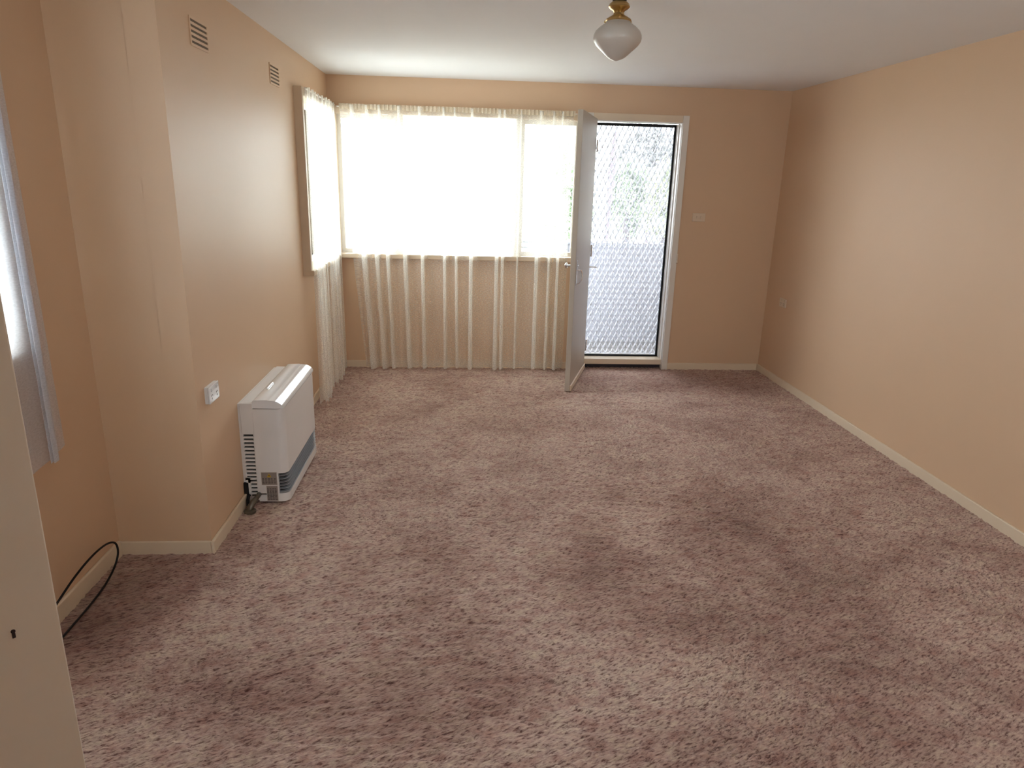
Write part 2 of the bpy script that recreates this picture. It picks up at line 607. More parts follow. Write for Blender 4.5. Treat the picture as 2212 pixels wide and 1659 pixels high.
# carpet: a finely displaced pile surface, pile top near z = 0
def carpet():
    xs = np.arange(XREC - 0.005, XR + 0.012, 0.0050)
    ys = [YN]
    y = YN
    while y < 0.95:
        y += 0.07
        ys.append(y)
    while y < YB + 0.25:
        y += 0.0042 + 0.0014 * max(0, y - 1.0)
        ys.append(y)
    ys = np.array(ys)
    X, Y = np.meshgrid(xs, ys, indexing='ij')
    # flow angle of the pile drifts over the room
    ang = 0.45 - 0.20 * (X - 0.2) + 0.7 * (vnoise(X * 1.5 + 9, Y * 1.5 + 4) - 0.5)
    ca, sa = np.cos(ang), np.sin(ang)
    wx = X + 0.010 * (vnoise(X * 40, Y * 40) - 0.5)
    wy = Y + 0.010 * (vnoise(X * 40 + 50, Y * 40 + 50) - 0.5)
    u = wx * ca + wy * sa
    v = -wx * sa + wy * ca
    n1 = vnoise(u * 44 + 500, v * 92 + 500)
    n2 = vnoise(u * 80 + 800, v * 150 + 800)
    rid = 1 - np.abs(2 * vnoise(u * 20 + 1200, v * 62 + 1200) - 1)      # long narrow partings
    part = np.clip((rid - 0.86) / 0.14, 0, 1) ** 1.3
    amt = np.clip(1.6 * vnoise(X * 2.4 + 30, Y * 2.4 + 30) * vnoise(X * 9 + 3, Y * 9 + 3) + 0.15, 0, 1)
    lump = vnoise(X * 7 + 70, Y * 7 + 70)
    Z = -0.0095 + 0.0075 * n1 + 0.0055 * n2 - 0.0075 * part * amt + 0.002 * lump
    nx, ny = X.shape
    co = np.stack([X, Y, Z], -1).reshape(-1, 3)
    i = np.arange(nx - 1)[:, None] * ny + np.arange(ny - 1)[None, :]
    q = np.stack([i, i + ny, i + ny + 1, i + 1], -1).reshape(-1, 4)
    me = bpy.data.meshes.new('floor')
    me.vertices.add(len(co))
    me.vertices.foreach_set('co', co.astype(np.float32).ravel())
    me.loops.add(q.size)
    me.loops.foreach_set('vertex_index', q.astype(np.int32).ravel())
    me.polygons.add(len(q))
    me.polygons.foreach_set('loop_start', np.arange(0, q.size, 4, dtype=np.int32))
    me.polygons.foreach_set('loop_total', np.full(len(q), 4, dtype=np.int32))
    me.polygons.foreach_set('use_smooth', np.ones(len(q), dtype=bool))
    me.update(calc_edges=True)
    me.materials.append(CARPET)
    o = bpy.data.objects.new('floor', me)
    COL.objects.link(o)
    o['kind'] = 'structure'
    o['label'] = 'worn dusty pink and brown shag carpet over the whole floor'
carpet()

# baseboards
def baseboard(name, pieces):
    bm = BM()
    for p in pieces:
        box(bm, *p, bev=0.004)
    return struct(name, bm, TRIM)
BH = 0.058
baseboard('baseboard_right', [(XR - 0.014, XR, YN, YB, -0.01, BH)])
baseboard('baseboard_back', [(XL, 0.985, YB - 0.014, YB, -0.01, BH), (1.852, XR - 0.014, YB - 0.014, YB, -0.01, BH)])
baseboard('baseboard_left', [(XL, XL + 0.014, YRET - 0.014, YB - 0.014, -0.01, BH)])
baseboard('baseboard_return', [(XREC, XL, YRET - 0.014, YRET, -0.01, BH)])
baseboard('baseboard_recess', [(XREC, XREC + 0.014, YN, YRET - 0.014, -0.01, BH + 0.01)])

# ------------------------------------------------------------------ windows
w = setting('window_1', (0, YB, 1.5), label='wide overexposed window in the back wall behind the sheer curtain')
P = 0.055                                       # frames stand proud of the wall
fy0, fy1 = YB - P, YB + WT
bm = BM(); box(bm, W1[0] - 0.045, W1[0] + 0.006, fy0, fy1, W1[2] - 0.03, W1[3] + 0.05, 0.004); obj('jamb', bm, WINFR, w)
bm = BM(); box(bm, W1[1] - 0.006, W1[1] + 0.030, fy0, fy1, W1[2] - 0.03, W1[3] + 0.05, 0.004); obj('jamb', bm, WINFR, w)
bm = BM(); box(bm, W1[0], W1[1], fy0, fy1, W1[3] - 0.006, W1[3] + 0.05, 0.004); obj('head', bm, WINFR, w)
bm = BM(); box(bm, W1[0] - 0.06, W1[1] + 0.03, fy0 - 0.025, fy1 + 0.04, W1[2] - 0.032, W1[2] + 0.006, 0.005); obj('sill', bm, WINFR, w)
MU = (-0.535, 0.430)
for mx_ in MU:
    bm = BM(); box(bm, mx_ - 0.022, mx_ + 0.022, YB + 0.0, fy1, W1[2], W1[3], 0.004); obj('mullion', bm, FRAME, w)
def sash(parent, x0, x1, z0, z1, yc, t=0.038):
    bm = BM()
    box(bm, x0, x0 + t, yc - 0.016, yc + 0.016, z0, z1, 0.003)
    box(bm, x1 - t, x1, yc - 0.016, yc + 0.016, z0, z1, 0.003)
    box(bm, x0 + t, x1 - t, yc - 0.016, yc + 0.016, z1 - t, z1, 0.003)
    box(bm, x0 + t, x1 - t, yc - 0.016, yc + 0.016, z0, z0 + t, 0.003)
    s = obj('sash', bm, FRAME, parent)
    bm = BM(); box(bm, x0 + t - 0.004, x1 - t + 0.004, yc - 0.002, yc + 0.002, z0 + t - 0.004, z1 - t + 0.004)
    obj('pane', bm, GLASS, s)
    return s
s = sash(w, W1[0], MU[0] - 0.022, W1[2], W1[3], YB + 0.07)
bm = BM(); box(bm, W1[0] + 0.055, W1[0] + 0.11, YB + 0.035, YB + 0.054, W1[2] + 0.085, W1[2] + 0.10, 0.003); obj('stay', bm, CHROME, s)
s = sash(w, MU[1] + 0.022, W1[1], W1[2], W1[3], YB + 0.07)
bm = BM(); box(bm, MU[0] + 0.022, MU[1] - 0.022, YB + 0.066, YB + 0.070, W1[2], W1[3]); obj('pane', bm, GLASS, w)

w = setting('window_2', (XL, 5.5, 1.5), label='corner window in the heater wall beside the back window')
fx0, fx1 = XL - WT, XL + P
bm = BM(); box(bm, fx0, fx1, W2[0] - 0.035, W2[0] + 0.006, W2[2] - 0.02, W2[3] + 0.05, 0.004); obj('jamb', bm, WINFR, w)
bm = BM(); box(bm, fx0, fx1, W2[1] - 0.006, W2[1] + 0.03, W2[2] - 0.02, W2[3] + 0.05, 0.004); obj('jamb', bm, WINFR, w)
bm = BM(); box(bm, fx0, fx1, W2[0], W2[1], W2[3] - 0.006, W2[3] + 0.05, 0.004); obj('head', bm, WINFR, w)
bm = BM(); box(bm, fx0 - 0.03, fx1 + 0.02, W2[0] - 0.04, W2[1] + 0.03, W2[2] - 0.032, W2[2] + 0.006, 0.005); obj('sill', bm, WINFR, w)
def sash_y(parent, y0, y1, z0, z1, xc, t=0.038):
    bm = BM()
    box(bm, xc - 0.016, xc + 0.016, y0, y0 + t, z0, z1, 0.003)
    box(bm, xc - 0.016, xc + 0.016, y1 - t, y1, z0, z1, 0.003)
    box(bm, xc - 0.016, xc + 0.016, y0 + t, y1 - t, z1 - t, z1, 0.003)
    box(bm, xc - 0.016, xc + 0.016, y0 + t, y1 - t, z0, z0 + t, 0.003)
    s = obj('sash', bm, FRAME, parent)
    bm = BM(); box(bm, xc - 0.002, xc + 0.002, y0 + t - 0.004, y1 - t + 0.004, z0 + t - 0.004, z1 - t + 0.004)
    obj('pane', bm, GLASS, s)
sash_y(w, W2[0], W2[1], W2[2], W2[3], XL - 0.07)

w = setting('window_3', (XREC, 1.67, 1.5), label='near window in the recessed wall behind a white sheer curtain')
fx0, fx1 = XREC - WT, XREC + 0.02
bm = BM(); box(bm, fx0, fx1, W3[0] - 0.05, W3[0] + 0.006, W3[2] - 0.03, W3[3] + 0.05, 0.004); obj('jamb', bm, WINFR, w)
bm = BM(); box(bm, fx0, fx1, W3[1] - 0.006, W3[1] + 0.05, W3[2] - 0.03, W3[3] + 0.05, 0.004); obj('jamb', bm, WINFR, w)
bm = BM(); box(bm, fx0, fx1, W3[0], W3[1], W3[3] - 0.006, W3[3] + 0.05, 0.004); obj('head', bm, WINFR, w)
bm = BM(); box(bm, fx0 - 0.03, fx1 + 0.015, W3[0] - 0.05, W3[1] + 0.05, W3[2] - 0.032, W3[2] + 0.006, 0.005); obj('sill', bm, WINFR, w)
sash_y(w, W3[0], (W3[0] + W3[1]) / 2, W3[2], W3[3], XREC - 0.07)
sash_y(w, (W3[0] + W3[1]) / 2, W3[1], W3[2], W3[3], XREC - 0.07)

w = setting('window_fill', (1.8, YN, 1.5))  # unseen window added to light surfaces that face the camera
fy0, fy1 = YN - WT, YN + 0.02
bm = BM(); box(bm, W4[0] - 0.05, W4[0] + 0.006, fy0, fy1, W4[2] - 0.03, W4[3] + 0.05, 0.004); obj('jamb', bm, WINFR, w)
bm = BM(); box(bm, W4[1] - 0.006, W4[1] + 0.05, fy0, fy1, W4[2] - 0.03, W4[3] + 0.05, 0.004); obj('jamb', bm, WINFR, w)
bm = BM(); box(bm, W4[0], W4[1], fy0, fy1, W4[3] - 0.006, W4[3] + 0.05, 0.004); obj('head', bm, WINFR, w)
bm = BM(); box(bm, W4[0] - 0.05, W4[1] + 0.05, fy0 - 0.03, fy1 + 0.015, W4[2] - 0.032, W4[2] + 0.006, 0.005); obj('sill', bm, WINFR, w)
sash(w, W4[0], W4[1], W4[2], W4[3], YN - 0.07)

# ------------------------------------------------------------------ front doorway: frame, open leaf, security screen
d = setting('trim_1', (1.43, YB, 0), label='white painted frame of the front doorway')
ay0, ay1 = YB - 0.018, YB
bm = BM(); box(bm, D1[1], D1[1] + 0.054, ay0, ay1, -0.008, D1[3] + 0.055, 0.004); obj('architrave', bm, FRAME, d)
bm = BM(); box(bm, D1[0] - 0.062, D1[0], ay0, ay1, -0.008, D1[3] + 0.055, 0.004); obj('architrave', bm, FRAME, d)
bm = BM(); box(bm, D1[0], D1[1], ay0, ay1, D1[3], D1[3] + 0.055, 0.004); obj('architrave', bm, TRIM, d)
JD = YB + 0.165
bm = BM(); box(bm, D1[1] - 0.004, D1[1] + 0.03, YB, JD, 0, D1[3] + 0.03, 0.002); box(bm, D1[1] - 0.012, D1[1] + 0.01, YB + 0.055, YB + 0.125, 0.085, D1[3], 0.003); obj('jamb', bm, FRAME, d)
bm = BM(); box(bm, D1[0] - 0.03, D1[0] + 0.004, YB, JD, 0, D1[3] + 0.03, 0.002); obj('jamb', bm, FRAME, d)
bm = BM(); box(bm, D1[0], D1[1], YB, JD, D1[3] - 0.004, D1[3] + 0.03, 0.002); obj('head', bm, FRAME, d)
bm = BM(); box(bm, D1[0], D1[1], YB + 0.004, JD + 0.05, 0.036, 0.086, 0.006); obj('threshold', bm, TRIM, d)
bm = BM(); box(bm, D1[0], D1[1], YB + 0.05, JD, -0.02, 0.037); obj('gap_shade', bm, BARKD, d)  # dark filler stands for the shade under the threshold
bm = BM(); box(bm, D1[1] + 0.046, D1[1] + 0.060, ay0 - 0.006, ay0 + 0.012, 0.965, 1.045, 0.002); obj('strike_plate', bm, CHROME, d)

# security screen door, closed in the frame
d2 = setting('door_2', (1.43, JD, 0), label='closed white diamond grille security screen in the front doorway')
sx0, sx1, sz0, sz1, sy0, sy1 = D1[0] + 0.004, D1[1] - 0.004, 0.092, D1[3] - 0.012, JD - 0.034, JD - 0.006
FW = 0.018
bm = BM()
box(bm, sx0, sx0 + FW, sy0, sy1, sz0, sz1, 0.003)
box(bm, sx1 - FW, sx1, sy0, sy1, sz0, sz1, 0.003)
box(bm, sx0 + FW, sx1 - FW, sy0, sy1, sz1 - FW, sz1, 0.003)
box(bm, sx0 + FW, sx1 - FW, sy0, sy1, sz0, sz0 + FW, 0.003)
obj('screen_frame', bm, GRILLE, d2)
bm = BM()
box(bm, sx1 - 0.025, sx1 + 0.001, sy0 - 0.010, sy0, sz0 - 0.004, sz1)
box(bm, sx0, sx1, sy0 - 0.010, sy0, sz0 - 0.005, sz0 + 0.010)
box(bm, sx0, sx1, sy0 - 0.010, sy0, sz1 - 0.020, sz1 + 0.004)
obj('dark_edge_strip', bm, RUBBER, d2)  # dark strips along the right, bottom and top of the screen
def grille():
    bm = BM()
    px, pz = 0.0470, 0.1010
    gx0, gx1, gz0, gz1 = sx0 + FW - 0.004, sx1 - FW + 0.004, sz0 + FW - 0.004, sz1 - FW + 0.004
    yc = (sy0 + sy1) / 2
    nx = int((gx1 - gx0) / px) + 2
    nz = int((gz1 - gz0) / (pz / 2)) + 2
    def seg(ax, az, bx, bz):
        # clip to the frame
        if ax < gx0 - 1e-4 or ax > gx1 + 1e-4 or az >= gz1 - 0.002:
            return
        t = 1.0
        if bx < gx0:
            t = min(t, (gx0 - ax) / (bx - ax))
        if bx > gx1:
            t = min(t, (gx1 - ax) / (bx - ax))
        if bz > gz1:
            t = min(t, (gz1 - az) / (bz - az))
        if t < 0.1:
            return
        bx, bz = ax + (bx - ax) * t, az + (bz - az) * t
        a = Vector((ax, yc, az)); b = Vector((bx, yc, bz))
        dv = (b - a).normalized()
        wv = Vector((0, 0.0080, 0.0075))          # expanded-metal strand is a tilted strip
        nv = dv.cross(wv).normalized() * 0.0026
        c = (a + b) / 2
        obox(bm, c, (b - a) / 2 * 1.04, wv, nv)
    for j in range(nz):
        z0 = gz0 + j * pz / 2
        for i in range(-1, nx):
            x0 = gx0 + i * px + (px / 2 if j % 2 else 0)
            seg(x0, z0, x0 + px / 2, z0 + pz / 2)
            seg(x0, z0, x0 - px / 2, z0 + pz / 2)
    return bm
obj('grille', grille(), GRILLE, d2)
bm = BM(); box(bm, sx0 + FW - 0.004, sx1 - FW + 0.004, sy1 - 0.003, sy1 - 0.001, sz0 + FW - 0.004, sz1 - FW + 0.004); obj('added_haze_sheet', bm, HAZESHEET, d2)  # added sheet, cuts daylight through the door and hazes the view
bm = BM(); box(bm, sx0 + 0.0, sx0 + 0.024, sy0 - 0.004, sy0, 0.86, 0.95, 0.003); hp = obj('handle_plate', bm, GRILLE, d2)
bm = BM(); tube(bm, [(sx0 + 0.018, sy0, 0.905), (sx0 + 0.018, sy0 - 0.035, 0.905)], 0.007)
tube(bm, [(sx0 + 0.014, sy0 - 0.037, 0.905), (sx0 + 0.05, sy0 - 0.04, 0.907), (sx0 + 0.115, sy0 - 0.037, 0.904)], [0.008, 0.008, 0.006]); obj('lever', bm, PLASTIC, hp, True)  # white plastic stands in for the bright highlight on a chrome lever

# the open front door leaf, hinged at the left jamb and swung into the room
dirx = Vector((-0.307, -0.952))
ang = math.atan2(dirx.y, dirx.x)
d1 = setting('door_1', (1.080, 6.075, 0), ang, label='open white front door leaf seen almost edge on beside the curtain')
LW, LT, LH = 0.775, 0.040, 2.132
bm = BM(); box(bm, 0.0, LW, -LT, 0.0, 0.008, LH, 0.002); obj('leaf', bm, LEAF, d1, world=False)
bm = BM(); box(bm, 0.012, LW - 0.004, 0.0, 0.012, 0.010, 0.055, 0.003); obj('draught_strip', bm, TRIM, d1, world=False)
for hz in (0.22, 1.06, 1.92):
    bm = BM(); tube(bm, [(-0.004, 0.008, hz - 0.05), (-0.004, 0.008, hz + 0.05)], 0.007); obj('hinge', bm, CHROME, d1, True, world=False)
kx = LW - 0.062
bm = BM(); box(bm, kx - 0.018, kx + 0.018, 0.0, 0.004, 0.855, 1.05, 0.0025); pl = obj('handle_plate', bm, PLASTIC, d1, world=False)
bm = BM(); tube(bm, [(kx, 0.002, 0.972), (kx, 0.014, 0.974), (kx - 0.01, 0.034, 0.972), (kx - 0.012, 0.044, 0.94), (kx - 0.010, 0.040, 0.90), (kx - 0.004, 0.022, 0.872), (kx, 0.002, 0.866)], 0.0055); obj('pull_handle', bm, CHROME, pl, True, world=False)
bm = BM(); tube(bm, [(kx, 0.002, 1.01), (kx, 0.012, 1.01)], 0.010, 14); obj('lock_cylinder', bm, CHROME, pl, True, world=False)
bm = BM(); box(bm, kx - 0.018, kx + 0.018, -LT - 0.004, -LT, 0.90, 1.06, 0.0025); pl2 = obj('outer_handle_plate', bm, CHROME, d1, world=False)
bm = BM()
tube(bm, [(kx, -LT - 0.003, 1.005), (kx, -LT - 0.030, 1.005)], 0.009, 12)
tube(bm, [(kx, -LT - 0.030, 1.005), (kx, -LT - 0.036, 1.005), (kx, -LT - 0.046, 1.005), (kx, -LT - 0.054, 1.005)], [0.010, 0.021, 0.022, 0.012], 18)
obj('door_knob', bm, CHROME, pl2, True, world=False)

# ------------------------------------------------------------------ near cream door leaf at the picture's edge
ex, ey = -0.722, 1.132
dv = Vector((-0.80, -0.60)).normalized()
LW3 = 0.90
hx, hy = ex + dv.x * LW3, ey + dv.y * LW3
ang3 = math.atan2(-dv.y, -dv.x)
d3 = setting('door_3', (hx, hy, 0), ang3, label='cream door leaf standing open close to the camera, with a small keyhole')
bm = BM(); box(bm, 0, LW3, 0.0, 0.036, 0.010, 2.06, 0.002); obj('leaf', bm, CREAMDOOR, d3, world=False)
kz = 0.862
bm = BM(); tube(bm, [(LW3 - 0.068, 0.001, kz), (LW3 - 0.068, -0.0015, kz)], 0.0035, 14)
box(bm, LW3 - 0.0705, LW3 - 0.0655, -0.0014, 0.001, kz - 0.013, kz)
obj('keyhole', bm, BARKD, d3, world=False)
for hz in (0.25, 1.75):
    bm = BM(); tube(bm, [(-0.006, 0.03, hz - 0.05), (-0.006, 0.03, hz + 0.05)], 0.007); obj('hinge', bm, CHROME, d3, True, world=False)
bm = BM(); box(bm, XREC, XREC + 0.024, hy - 0.09, hy - 0.03, -0.008, 2.14, 0.003); box(bm, XREC, XREC + 0.024, hy - 0.98, hy - 0.92, -0.008, 2.14, 0.003); box(bm, XREC, XREC + 0.024, hy - 0.92, hy - 0.09, 2.08, 2.14, 0.003)
struct('trim_2', bm, TRIM)

# ------------------------------------------------------------------ curtains
def catmull(pts, n=5):
    out = []
    P_ = [pts[0]] + list(pts) + [pts[-1]]
    for i in range(1, len(P_) - 2):
        p0, p1, p2, p3 = [np.array(P_[i + k], float) for k in (-1, 0, 1, 2)]
        for t in np.linspace(0, 1, n, endpoint=False):
            out.append(0.5 * ((2 * p1) + (-p0 + p2) * t + (2 * p0 - 5 * p1 + 4 * p2 - p3) * t * t + (-p0 + 3 * p1 - 3 * p2 + p3) * t ** 3))
    out.append(np.array(pts[-1], float))
    return out

def smoothstep(t):
    t = min(1, max(0, t))
    return t * t * (3 - 2 * t)

def pleat_profile(e0, e1, folds, wob):
    """Curve (along, out) with a triple-layer pleat at every (centre, half width, depth)."""
    pts = [(e0, 0.0)]
    last = e0
    for c, hw, dp in folds:
        a = c - hw * 1.9
        gap = smoothstep((a - last - 0.01) / 0.03)
        pts.append((last + max(0.0015, (a - last) / 2), gap * wob * math.sin(40 * c)))
        pts += [(max(a, last + 0.003), 0.004), (c + hw * 0.75, dp * 0.30), (c + hw * 1.0, dp * 0.62), (c - hw * 0.4, dp * 0.55),
                (c - hw * 1.0, dp * 0.66), (c + hw * 0.3, dp * 0.74), (c + hw * 0.9, dp * 0.80), (c - hw * 0.3, dp * 0.86),
                (c - hw * 0.9, dp * 0.92), (c - hw * 0.5, dp * 1.02), (c + hw * 0.5, dp * 1.0), (c + hw * 1.45, dp * 0.35)]
        last = c + hw * 1.8
    pts.append((last, 0.0))
    pts.append(((last + max(e1, last + 0.004)) / 2, wob))
    pts.append((max(e1, last + 0.004), 0.0))
    return catmull(pts, 4)

def curtain_mesh(rows):
    """rows: list of lists of world points from top to bottom."""
    bm = BM()
    uvl = bm.loops.layers.uv.new('UVMap')
    n = len(rows[0])
    cum = [0.0]
    for a, b in zip(rows[-1][:-1], rows[-1][1:]):
        cum.append(cum[-1] + (Vector(b) - Vector(a)).length)
    grid = [[bm.verts.new(p) for p in r] for r in rows]
    for j in range(len(rows) - 1):
        for i in range(n - 1):
            f = bm.faces.new((grid[j][i], grid[j][i + 1], grid[j + 1][i + 1], grid[j + 1][i]))
            for lp, (jj, ii) in zip(f.loops, ((j, i), (j, i + 1), (j + 1, i + 1), (j + 1, i))):
                lp[uvl].uv = (cum[ii], rows[jj][ii][2])
    return bm

# back window curtain
fold_bot = [(-0.795, .026, .060), (-0.700, .020, .050), (-0.618, .017, .062), (-0.482, .020, .058), (-0.352, .017, .065),
            (-0.172, .014, .058), (-0.068, .013, .050), (0.046, .018, .070), (0.262, .018, .055), (0.318, .015, .055), (0.440, .010, .030),
            (0.606, .018, .060), (0.712, .012, .055), (0.790, .014, .062)]
EB0, EB1 = -0.862, 0.875
def back_rows():
    rows = []
    zs = [2.172, 2.15, 2.12, 2.08, 2.0, 1.85, 1.65, 1.45, 1.25, 1.05, 0.9, 0.75, 0.6, 0.45, 0.3, 0.18, 0.09, 0.03]
    for z in zs:
        t = (2.172 - z) / 2.14
        sp = smoothstep(t)
        e0 = -1.010 + (EB0 + 1.010) * (0.35 * t + 0.65 * t ** 1.6)
        folds = []
        for c, hw, dp in fold_bot:
            k = math.exp(-(c - EB0) / 0.35)
            ct = c - 0.15 * k + 0.012 * math.sin(c * 31)
            cc = ct + (c - ct) * t
            folds.append((cc, hw * (0.55 + 0.45 * t), dp * (0.50 + 0.5 * sp)))
        prof = pleat_profile(e0, EB1, folds, 0.006)
        row = []
        for i, (a, o) in enumerate(prof):
            zz = z
            if z < 0.05:
                zz = 0.014 + 0.010 * math.sin(a * 23) ** 2 - o * 0.10
            row.append((a, 6.030 - o - 0.006 * math.sin(7 * a + 2 * z), max(zz, 0.004)))
        rows.append(row)
    return rows
c1 = thing('sheer_curtain', 'wide cream lace curtain with loose folds across the back window', 'curtain', (0, 6.0, 0), group=None)
obj('lace_panel', curtain_mesh(back_rows()), SHEER, c1, True)
bm = BM(); tube(bm, [(-1.03, 6.030, 2.158), (0.90, 6.030, 2.158)], 0.006); obj('curtain_wire', bm, FRAME, c1, True)
def heading(p0, p1, off, zt, zb, n, amp):
    rows = []
    p0, p1 = Vector(p0), Vector(p1)
    tv = (p1 - p0).normalized()
    nv = Vector((tv.y, -tv.x)) * off
    for z in (zt, (zt + zb) / 2, zb):
        row = []
        for i in range(n * 4 + 1):
            q = p0 + (p1 - p0) * (i / (n * 4))
            a = amp * math.sin(i * math.pi / 2) * (0.6 + 0.4 * math.sin(i * 1.7))
            row.append((q.x + nv.x * (1 + a), q.y + nv.y * (1 + a), z))
        rows.append(row)
    return curtain_mesh(rows)
obj('gathered_heading', heading((-1.012, 6.03), (0.885, 6.03), 0.012, 2.180, 2.140, 60, 0.5), HEADING, c1, True)

# corner curtain on the heater wall
def left_rows():
    rows = []
    zs = [2.180, 2.15, 2.1, 2.0, 1.8, 1.55, 1.3, 1.1, 0.9, 0.7, 0.5, 0.3, 0.15, 0.06, 0.02]
    for z in zs:
        t = (2.18 - z) / 2.16
        folds = []
        for k in range(9):
            cb = 5.02 + k * 0.121
            ct = 5.035 + k * 0.118
            c = ct + (cb - ct) * t
            folds.append((c, (.015 + .006 * math.sin(k * 2.1)) * (0.6 + 0.4 * t), (.055 + .018 * math.sin(k * 1.3 + 1)) * (0.5 + 0.5 * t)))
        e0 = 4.995 - 0.03 * t
        prof = pleat_profile(e0, 6.045, folds, 0.005)
        row = []
        for a, o in prof:
            zz = z if z > 0.03 else 0.010 + 0.012 * math.sin(a * 19) ** 2
            row.append((-1.056 + o * 0.75, a, zz))
        rows.append(row)
    return rows
c2 = thing('sheer_curtain', 'narrow cream lace curtain hanging in the corner beside the heater', 'curtain', (-1.03, 5.5, 0))
obj('lace_panel', curtain_mesh(left_rows()), SHEERL, c2, True)
bm = BM(); tube(bm, [(-1.052, 4.99, 2.168), (-1.052, 6.05, 2.168)], 0.006); obj('curtain_wire', bm, FRAME, c2, True)

# near curtain at the picture's left edge
def near_rows():
    rows = []
    for z in (2.2, 2.1, 1.9, 1.6, 1.3, 1.1, 0.95, 0.8, 0.7, 0.645):
        t = (2.2 - z) / 1.55
        folds = [(0.92 + k * 0.163 + 0.01 * math.sin(k * 2.2), 0.020, 0.045 + 0.012 * math.sin(k)) for k in range(10)]
        prof = pleat_profile(0.82, 2.490 + 0.02 * t, folds, 0.008)
        rows.append([(-1.470 + o * 0.7, a, z if z > 0.66 else 0.640 + 0.012 * math.sin(a * 13)) for a, o in prof])
    return rows
c3 = thing('sheer_curtain', 'white sill-length sheer curtain hanging at the near recess window', 'curtain', (-1.45, 1.6, 0.64))
obj('sheer_panel', curtain_mesh(near_rows()), SHEERW, c3, True)
bm = BM(); tube(bm, [(-1.47, 0.80, 2.19), (-1.47, 2.50, 2.19)], 0.006); obj('curtain_wire', bm, FRAME, c3, True)

# ------------------------------------------------------------------ gas heater
ht = thing('gas_heater', 'white console gas heater with louvred front grille standing against the left wall', 'heater', (-1.0, 3.7, 0))
HY0, HY1 = 3.352, 4.062
HB = -1.107          # back
HS = -1.046          # step between rear case and front case
HF = -0.895          # front
def footprint(inset=0.0, xb=HS, r=0.038):
    a, b, f = HY0 + inset, HY1 - inset, HF - inset
    pts = [(xb, a)]
    for k in range(7):
        t = -HP + k * HP / 6
        pts.append((f - r + r * math.cos(t), a + r + r * math.sin(t)))
    for k in range(7):
        t = k * HP / 6
        pts.append((f - r + r * math.cos(t), b - r + r * math.sin(t)))
    pts.append((xb, b))
    return pts
bm = BM(); prism_z(bm, footprint(), 0.168, 0.512); obj('front_case', bm, HEATW, ht, True)
bm = BM(); prism_z(bm, footprint(), 0.012, 0.056); obj('base', bm, HEATW, ht, True)
bm = BM(); prism_z(bm, footprint(0.016), 0.050, 0.52); obj('grille_backing', bm, BLACK, ht, True)
bm = BM(); box(bm, HS, -0.943, HY0, HY1, 0.05, 0.17); obj('side_panel', bm, HEATW, ht)
def blade(z):
    bm = BM()
    fo = footprint(0.001)
    fi = footprint(0.015)
    keep = [i for i in range(len(fo)) if fo[i][0] > -0.95]
    fo = [(-0.943, fo[0][1])] + [fo[i] for i in keep] + [(-0.943, fo[-1][1])]
    fi = [(-0.943, fi[0][1])] + [fi[i] for i in keep] + [(-0.943, fi[-1][1])]
    a = [bm.verts.new((x, y, z + 0.001)) for x, y in fo]
    b = [bm.verts.new((x, y, z + 0.0032)) for x, y in fo]
    c = [bm.verts.new((x, y, z + 0.0048)) for x, y in fi]
    e = [bm.verts.new((x, y, z + 0.003)) for x, y in fi]
    n = len(fo)
    for i in range(n - 1):
        for p, q in ((a, b), (b, c), (c, e), (e, a)):
            bm.faces.new((p[i], p[i + 1], q[i + 1], q[i]))
    bm.faces.new((a[0], b[0], c[0], e[0]))
    bm.faces.new((a[-1], b[-1], c[-1], e[-1]))
    return bm
for k in range(6):
    obj('louvre_blade', blade(0.062 + k * 0.0176), BLADE, ht, True)
# lid with a rolled front shoulder
lid = [(HS, 0.515), (HS, 0.549), (-1.036, 0.556), (-0.972, 0.558), (-0.968, 0.5555)]
for k in range(9):
    t = HP - k * HP / 8
    lid.append((-0.960 + 0.0650 * math.cos(t), 0.515 + 0.041 * math.sin(t)))
bm = BM(); prism_y(bm, lid, HY0, HY1); lo_ = obj('lid', bm, HEATLID, ht, True)
bm = BM(); box(bm, -1.030, -1.018, 3.545, 3.66, 0.552, 0.562, 0.003); obj('control_flap', bm, HEATLID, lo_)
bm = BM(); obox(bm, (-0.9035, 3.83, 0.531), (0.003, 0, -0.004), (0, 0.035, 0), (0.0012, 0, 0.0009)); obj('badge', bm, CHROME, lo_)
# rear case with side vents
bm = BM()
box(bm, HB, HS, HY0 + 0.014, HY1, 0.02, 0.541, 0.003)
box(bm, HB, HS, HY0, HY0 + 0.014, 0.3775, 0.541, 0.002)
box(bm, HB, -1.101, HY0, HY0 + 0.014, 0.13, 0.386)
box(bm, -1.052, HS, HY0, HY0 + 0.014, 0.02, 0.386)
box(bm, HB, -1.084, HY0, HY0 + 0.014, 0.115, 0.143)
box(bm, -1.096, -1.084, HY0, HY0 + 0.014, 0.02, 0.142)
for k in range(17):
    z = 0.3720 - k * 0.0204
    xa = -1.102 if k < 12 else -1.086
    box(bm, xa, -1.050, HY0, HY0 + 0.014, z - 0.0152, z - 0.0056)
obj('rear_case', bm, HEATW, ht)
bm = BM(); box(bm, HB + 0.003, -1.047, HY0 + 0.0125, HY0 + 0.0145, 0.03, 0.386); obj('vent_backing', bm, BLACK, ht)
bm = BM(); box(bm, XL, HB, HY0 + 0.006, HY1 - 0.006, 0.06, 0.536); obj('wall_bracket', bm, HEATW, ht)
bm = BM(); box(bm, XL + 0.001, -1.1, HY0 - 0.008, HY0 + 0.006, 0.048, 0.118, 0.002); obj('cord_clamp', bm, BLACK, ht)
for yy in (HY0 + 0.06, HY1 - 0.06):
    bm = BM(); box(bm, -1.08, -0.92, yy - 0.02, yy + 0.02, -0.006, 0.014, 0.003); obj('foot', bm, BLACK, ht)
